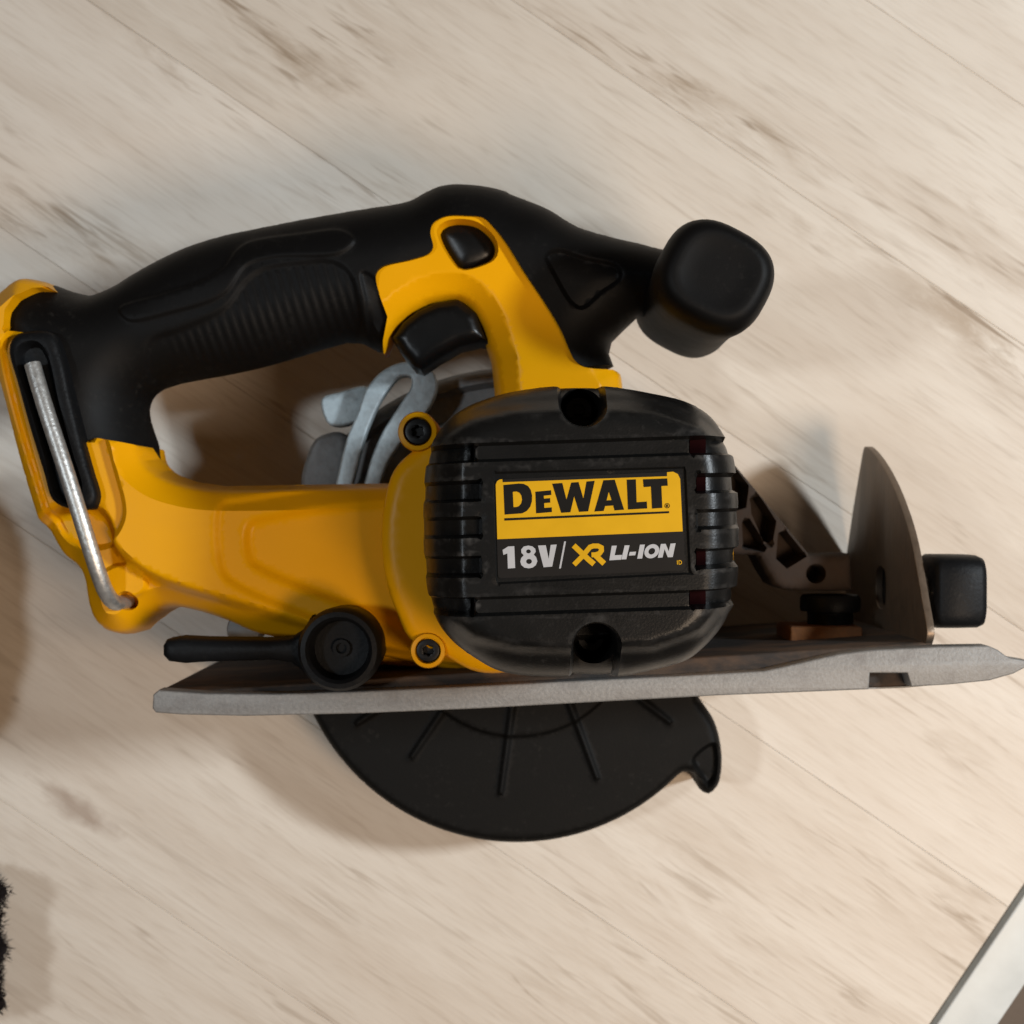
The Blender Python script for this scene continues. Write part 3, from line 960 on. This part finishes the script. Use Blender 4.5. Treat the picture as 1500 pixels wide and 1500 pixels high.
# --- front: bevel arm, quadrant, knobs
za = .072
arm_p = S([(1030, 640), (1074, 677), (1120, 732), (1187, 813), (1246, 811), (1250, 866), (1171, 866), (1148, 864), (1133, 857), (1121, 838), (1108, 813), (1082, 813), (1020, 815)], za)
pk = [S([(1100, 730), (1110, 726), (1134, 764), (1128, 796), (1119, 792), (1102, 752)], za), S([(1141, 782), (1149, 778), (1178, 814), (1152, 830), (1138, 818)], za),
      S([(1060, 682), (1074, 686), (1094, 712), (1090, 742), (1070, 748)], za), S([(1088, 764), (1096, 762), (1120, 800), (1114, 806), (1090, 802)], za), circ(*P(1194, 840, za), .0030, 20)]
pillow('bevel_arm', densify(arm_p, .002), M['brown'], saw, .0735, .070, .050, .003, feats=[(p, -.012, .0012, 'sharp') for p in pk], step=.0018, smooth=False)
# bevel quadrant: plate across the saw, outline in (y, z), thickness along x
XQ = .1373
arcq = [(-.0530, .1160), (-.0440, .1158), (-.0400, .1190), (-.0300, .1135), (-.0089, .0990), (.0035, .0845), (.0130, .0690), (.0205, .0520), (.0250, .0370), (.0252, .0330), (.0225, .0300), (.0020, .0150), (-.0196, .0015), (-.0530, .0015)]
ql = [tuple(p) for p in smooth_loop(arcq[1:10], .002, closed=False)]+arcq[10:]+arcq[:1]
sl = [tuple(p) for p in smooth_loop([(-.0200, .0585), (-.0225, .0650), (-.0330, .0650), (-.0355, .0585), (-.0330, .0520), (-.0225, .0520)], .001)]
mx = Matrix(((0, 0, 1, XQ), (1, 0, 0, 0), (0, 1, 0, 0), (0, 0, 0, 1)))
plate('bevel_quadrant', [ql, sl], -.0013, .0013, M['fin'], saw, bevel=.0003, matrix=mx)
lathe('dark_slot_backing', [(.0105, XQ+.0014), (.0105, XQ+.0030), (.004, XQ+.0032)], M['screw'], saw, (0, -.0272, .0585), axis='x', seg=24)  # black disc added behind the slot to keep the opening dark
# bevel knob with its stem
rings = []
for x, s in ((.1412, .80), (.1418, .93), (.1432, 1.0), (.150, 1.0), (.1562, .99), (.1580, .93), (.1588, .80), (.1590, .5)):
    rings.append([(x, -.0268+p[0], .0985+p[1]) for p in [(q[0], q[1]) for q in [(a[0], a[1]) for a in sq_ring(0, 0, 0, .0124*s, .0135*s, 40, 5.0)]]])
kb = loft('bevel_knob', rings, M['black'], saw, ang=50)
lathe('knob_stem', [(.0048, .1375), (.0048, .1425)], M['steel'], kb, (0, -.0268, .098), axis='x', seg=20)
# clamp nut on the shoe
nz = .068
cx_ = P(1216, 880, nz)[0]
lathe('clamp_nut', [(.0055, -.0460), (.0055, -.0415), (.0082, -.0412), (.0082, -.0362), (.0106, -.0358), (.0108, -.0345), (.0108, -.0312), (.0100, -.0300), (.002, -.0298)], M['black'], saw, (cx_, 0, nz), axis='y', seg=28)

# ------------------------------------------------------------------ dark garment at the edge of the view, plus an added unseen heap
def garment():
    g = bpy.data.objects.new('fleece_garment', None)
    col.objects.link(g)
    g.location = (-.26, -.1, 0)
    g['label'] = 'black fluffy fleece hem left of the saw, with an added unseen heap that shades the floor'
    g['category'] = 'fleece'
    inv = Vector((.26, .1, 0))
    rs = np.random.RandomState(3)
    nx, ny = 90, 120
    bm = bmesh.new()
    def hgt(x, y):
        def lobe(cx, cy, rx, ry, h):
            d = ((x-cx)/rx)**4+((y-cy)/ry)**4
            return h*max(0.0, 1-d)**.35
        h = max(lobe(-.293, -.040, .0765, .057, .100), lobe(-.318, -.13, .08, .08, .05))  # out-of-view heap, added to cast the shadow on the floor at left
        w = .003*math.sin(x*160+2*math.sin(y*70))+.003*math.sin(y*190+x*60)
        return h+(w if h > .012 else 0)
    grid = {}
    for i, x in enumerate(np.linspace(-.405, -.2128, nx)):
        for j, y in enumerate(np.linspace(-.215, .03, ny)):
            grid[i, j] = bm.verts.new((x+.26, y+.1, max(hgt(x, y), .0006)))
    hs = {k: v.co.z for k, v in grid.items()}
    for i in range(nx-1):
        for j in range(ny-1):
            ks = [(i, j), (i+1, j), (i+1, j+1), (i, j+1)]
            if max(hs[k] for k in ks) > .0008:
                bm.faces.new([grid[k] for k in ks])
    for v in [v for v in bm.verts if not v.link_faces]:
        bm.verts.remove(v)
    body = bm_obj('added_shade_heap', bm, M['fleece'], g, 60)
    # rolled hem in front
    n = 60
    rings = []
    for k in range(n):
        t = k/(n-1)
        y = -.2005+t*.0585
        e = min(1.0, math.sin(math.pi*min(max(t, .004), .996))*3.2)**.5
        r_ = .0245*e*(1+.035*math.sin(t*31)+.03*math.sin(t*67+1))
        cx = -.2258+.0012*math.sin(t*17)
        rings.append([(cx+.26+r_*math.cos(a), y+.1, .0262+r_*math.sin(a)) for a in np.arange(28)*2*math.pi/28])
    hem = loft('rolled_hem', rings, M['fleece'], g, 60)
    V, F = [], []
    for o in (body, hem):
        for f in o.data.polygons:
            c, nn = Vector(f.center), Vector(f.normal)
            if o is body and nn.z < 0:
                nn = -nn
            for _ in range(max(1, int(f.area*(260000 if o is body else 700000)))):
                p = c+Vector(rs.uniform(-.0015, .0015, 3))
                p.z = max(p.z, .0004)
                d = (nn+Vector(rs.uniform(-.7, .7, 3))).normalized()
                L = rs.uniform(.0012, .0034)
                s_ = d.cross(Vector(rs.uniform(-1, 1, 3))).normalized()*.0003
                k = len(V)
                q = p+d*L
                q.z = max(q.z, .0003)
                V += [tuple(p-s_), tuple(p+s_), tuple(q)]
                F.append((k, k+1, k+2))
    me = bpy.data.meshes.new('pile')
    me.from_pydata(V, [], F)
    o = add_obj('pile', me, M['fleece'], g)
    o['kind'] = 'stuff'
garment()
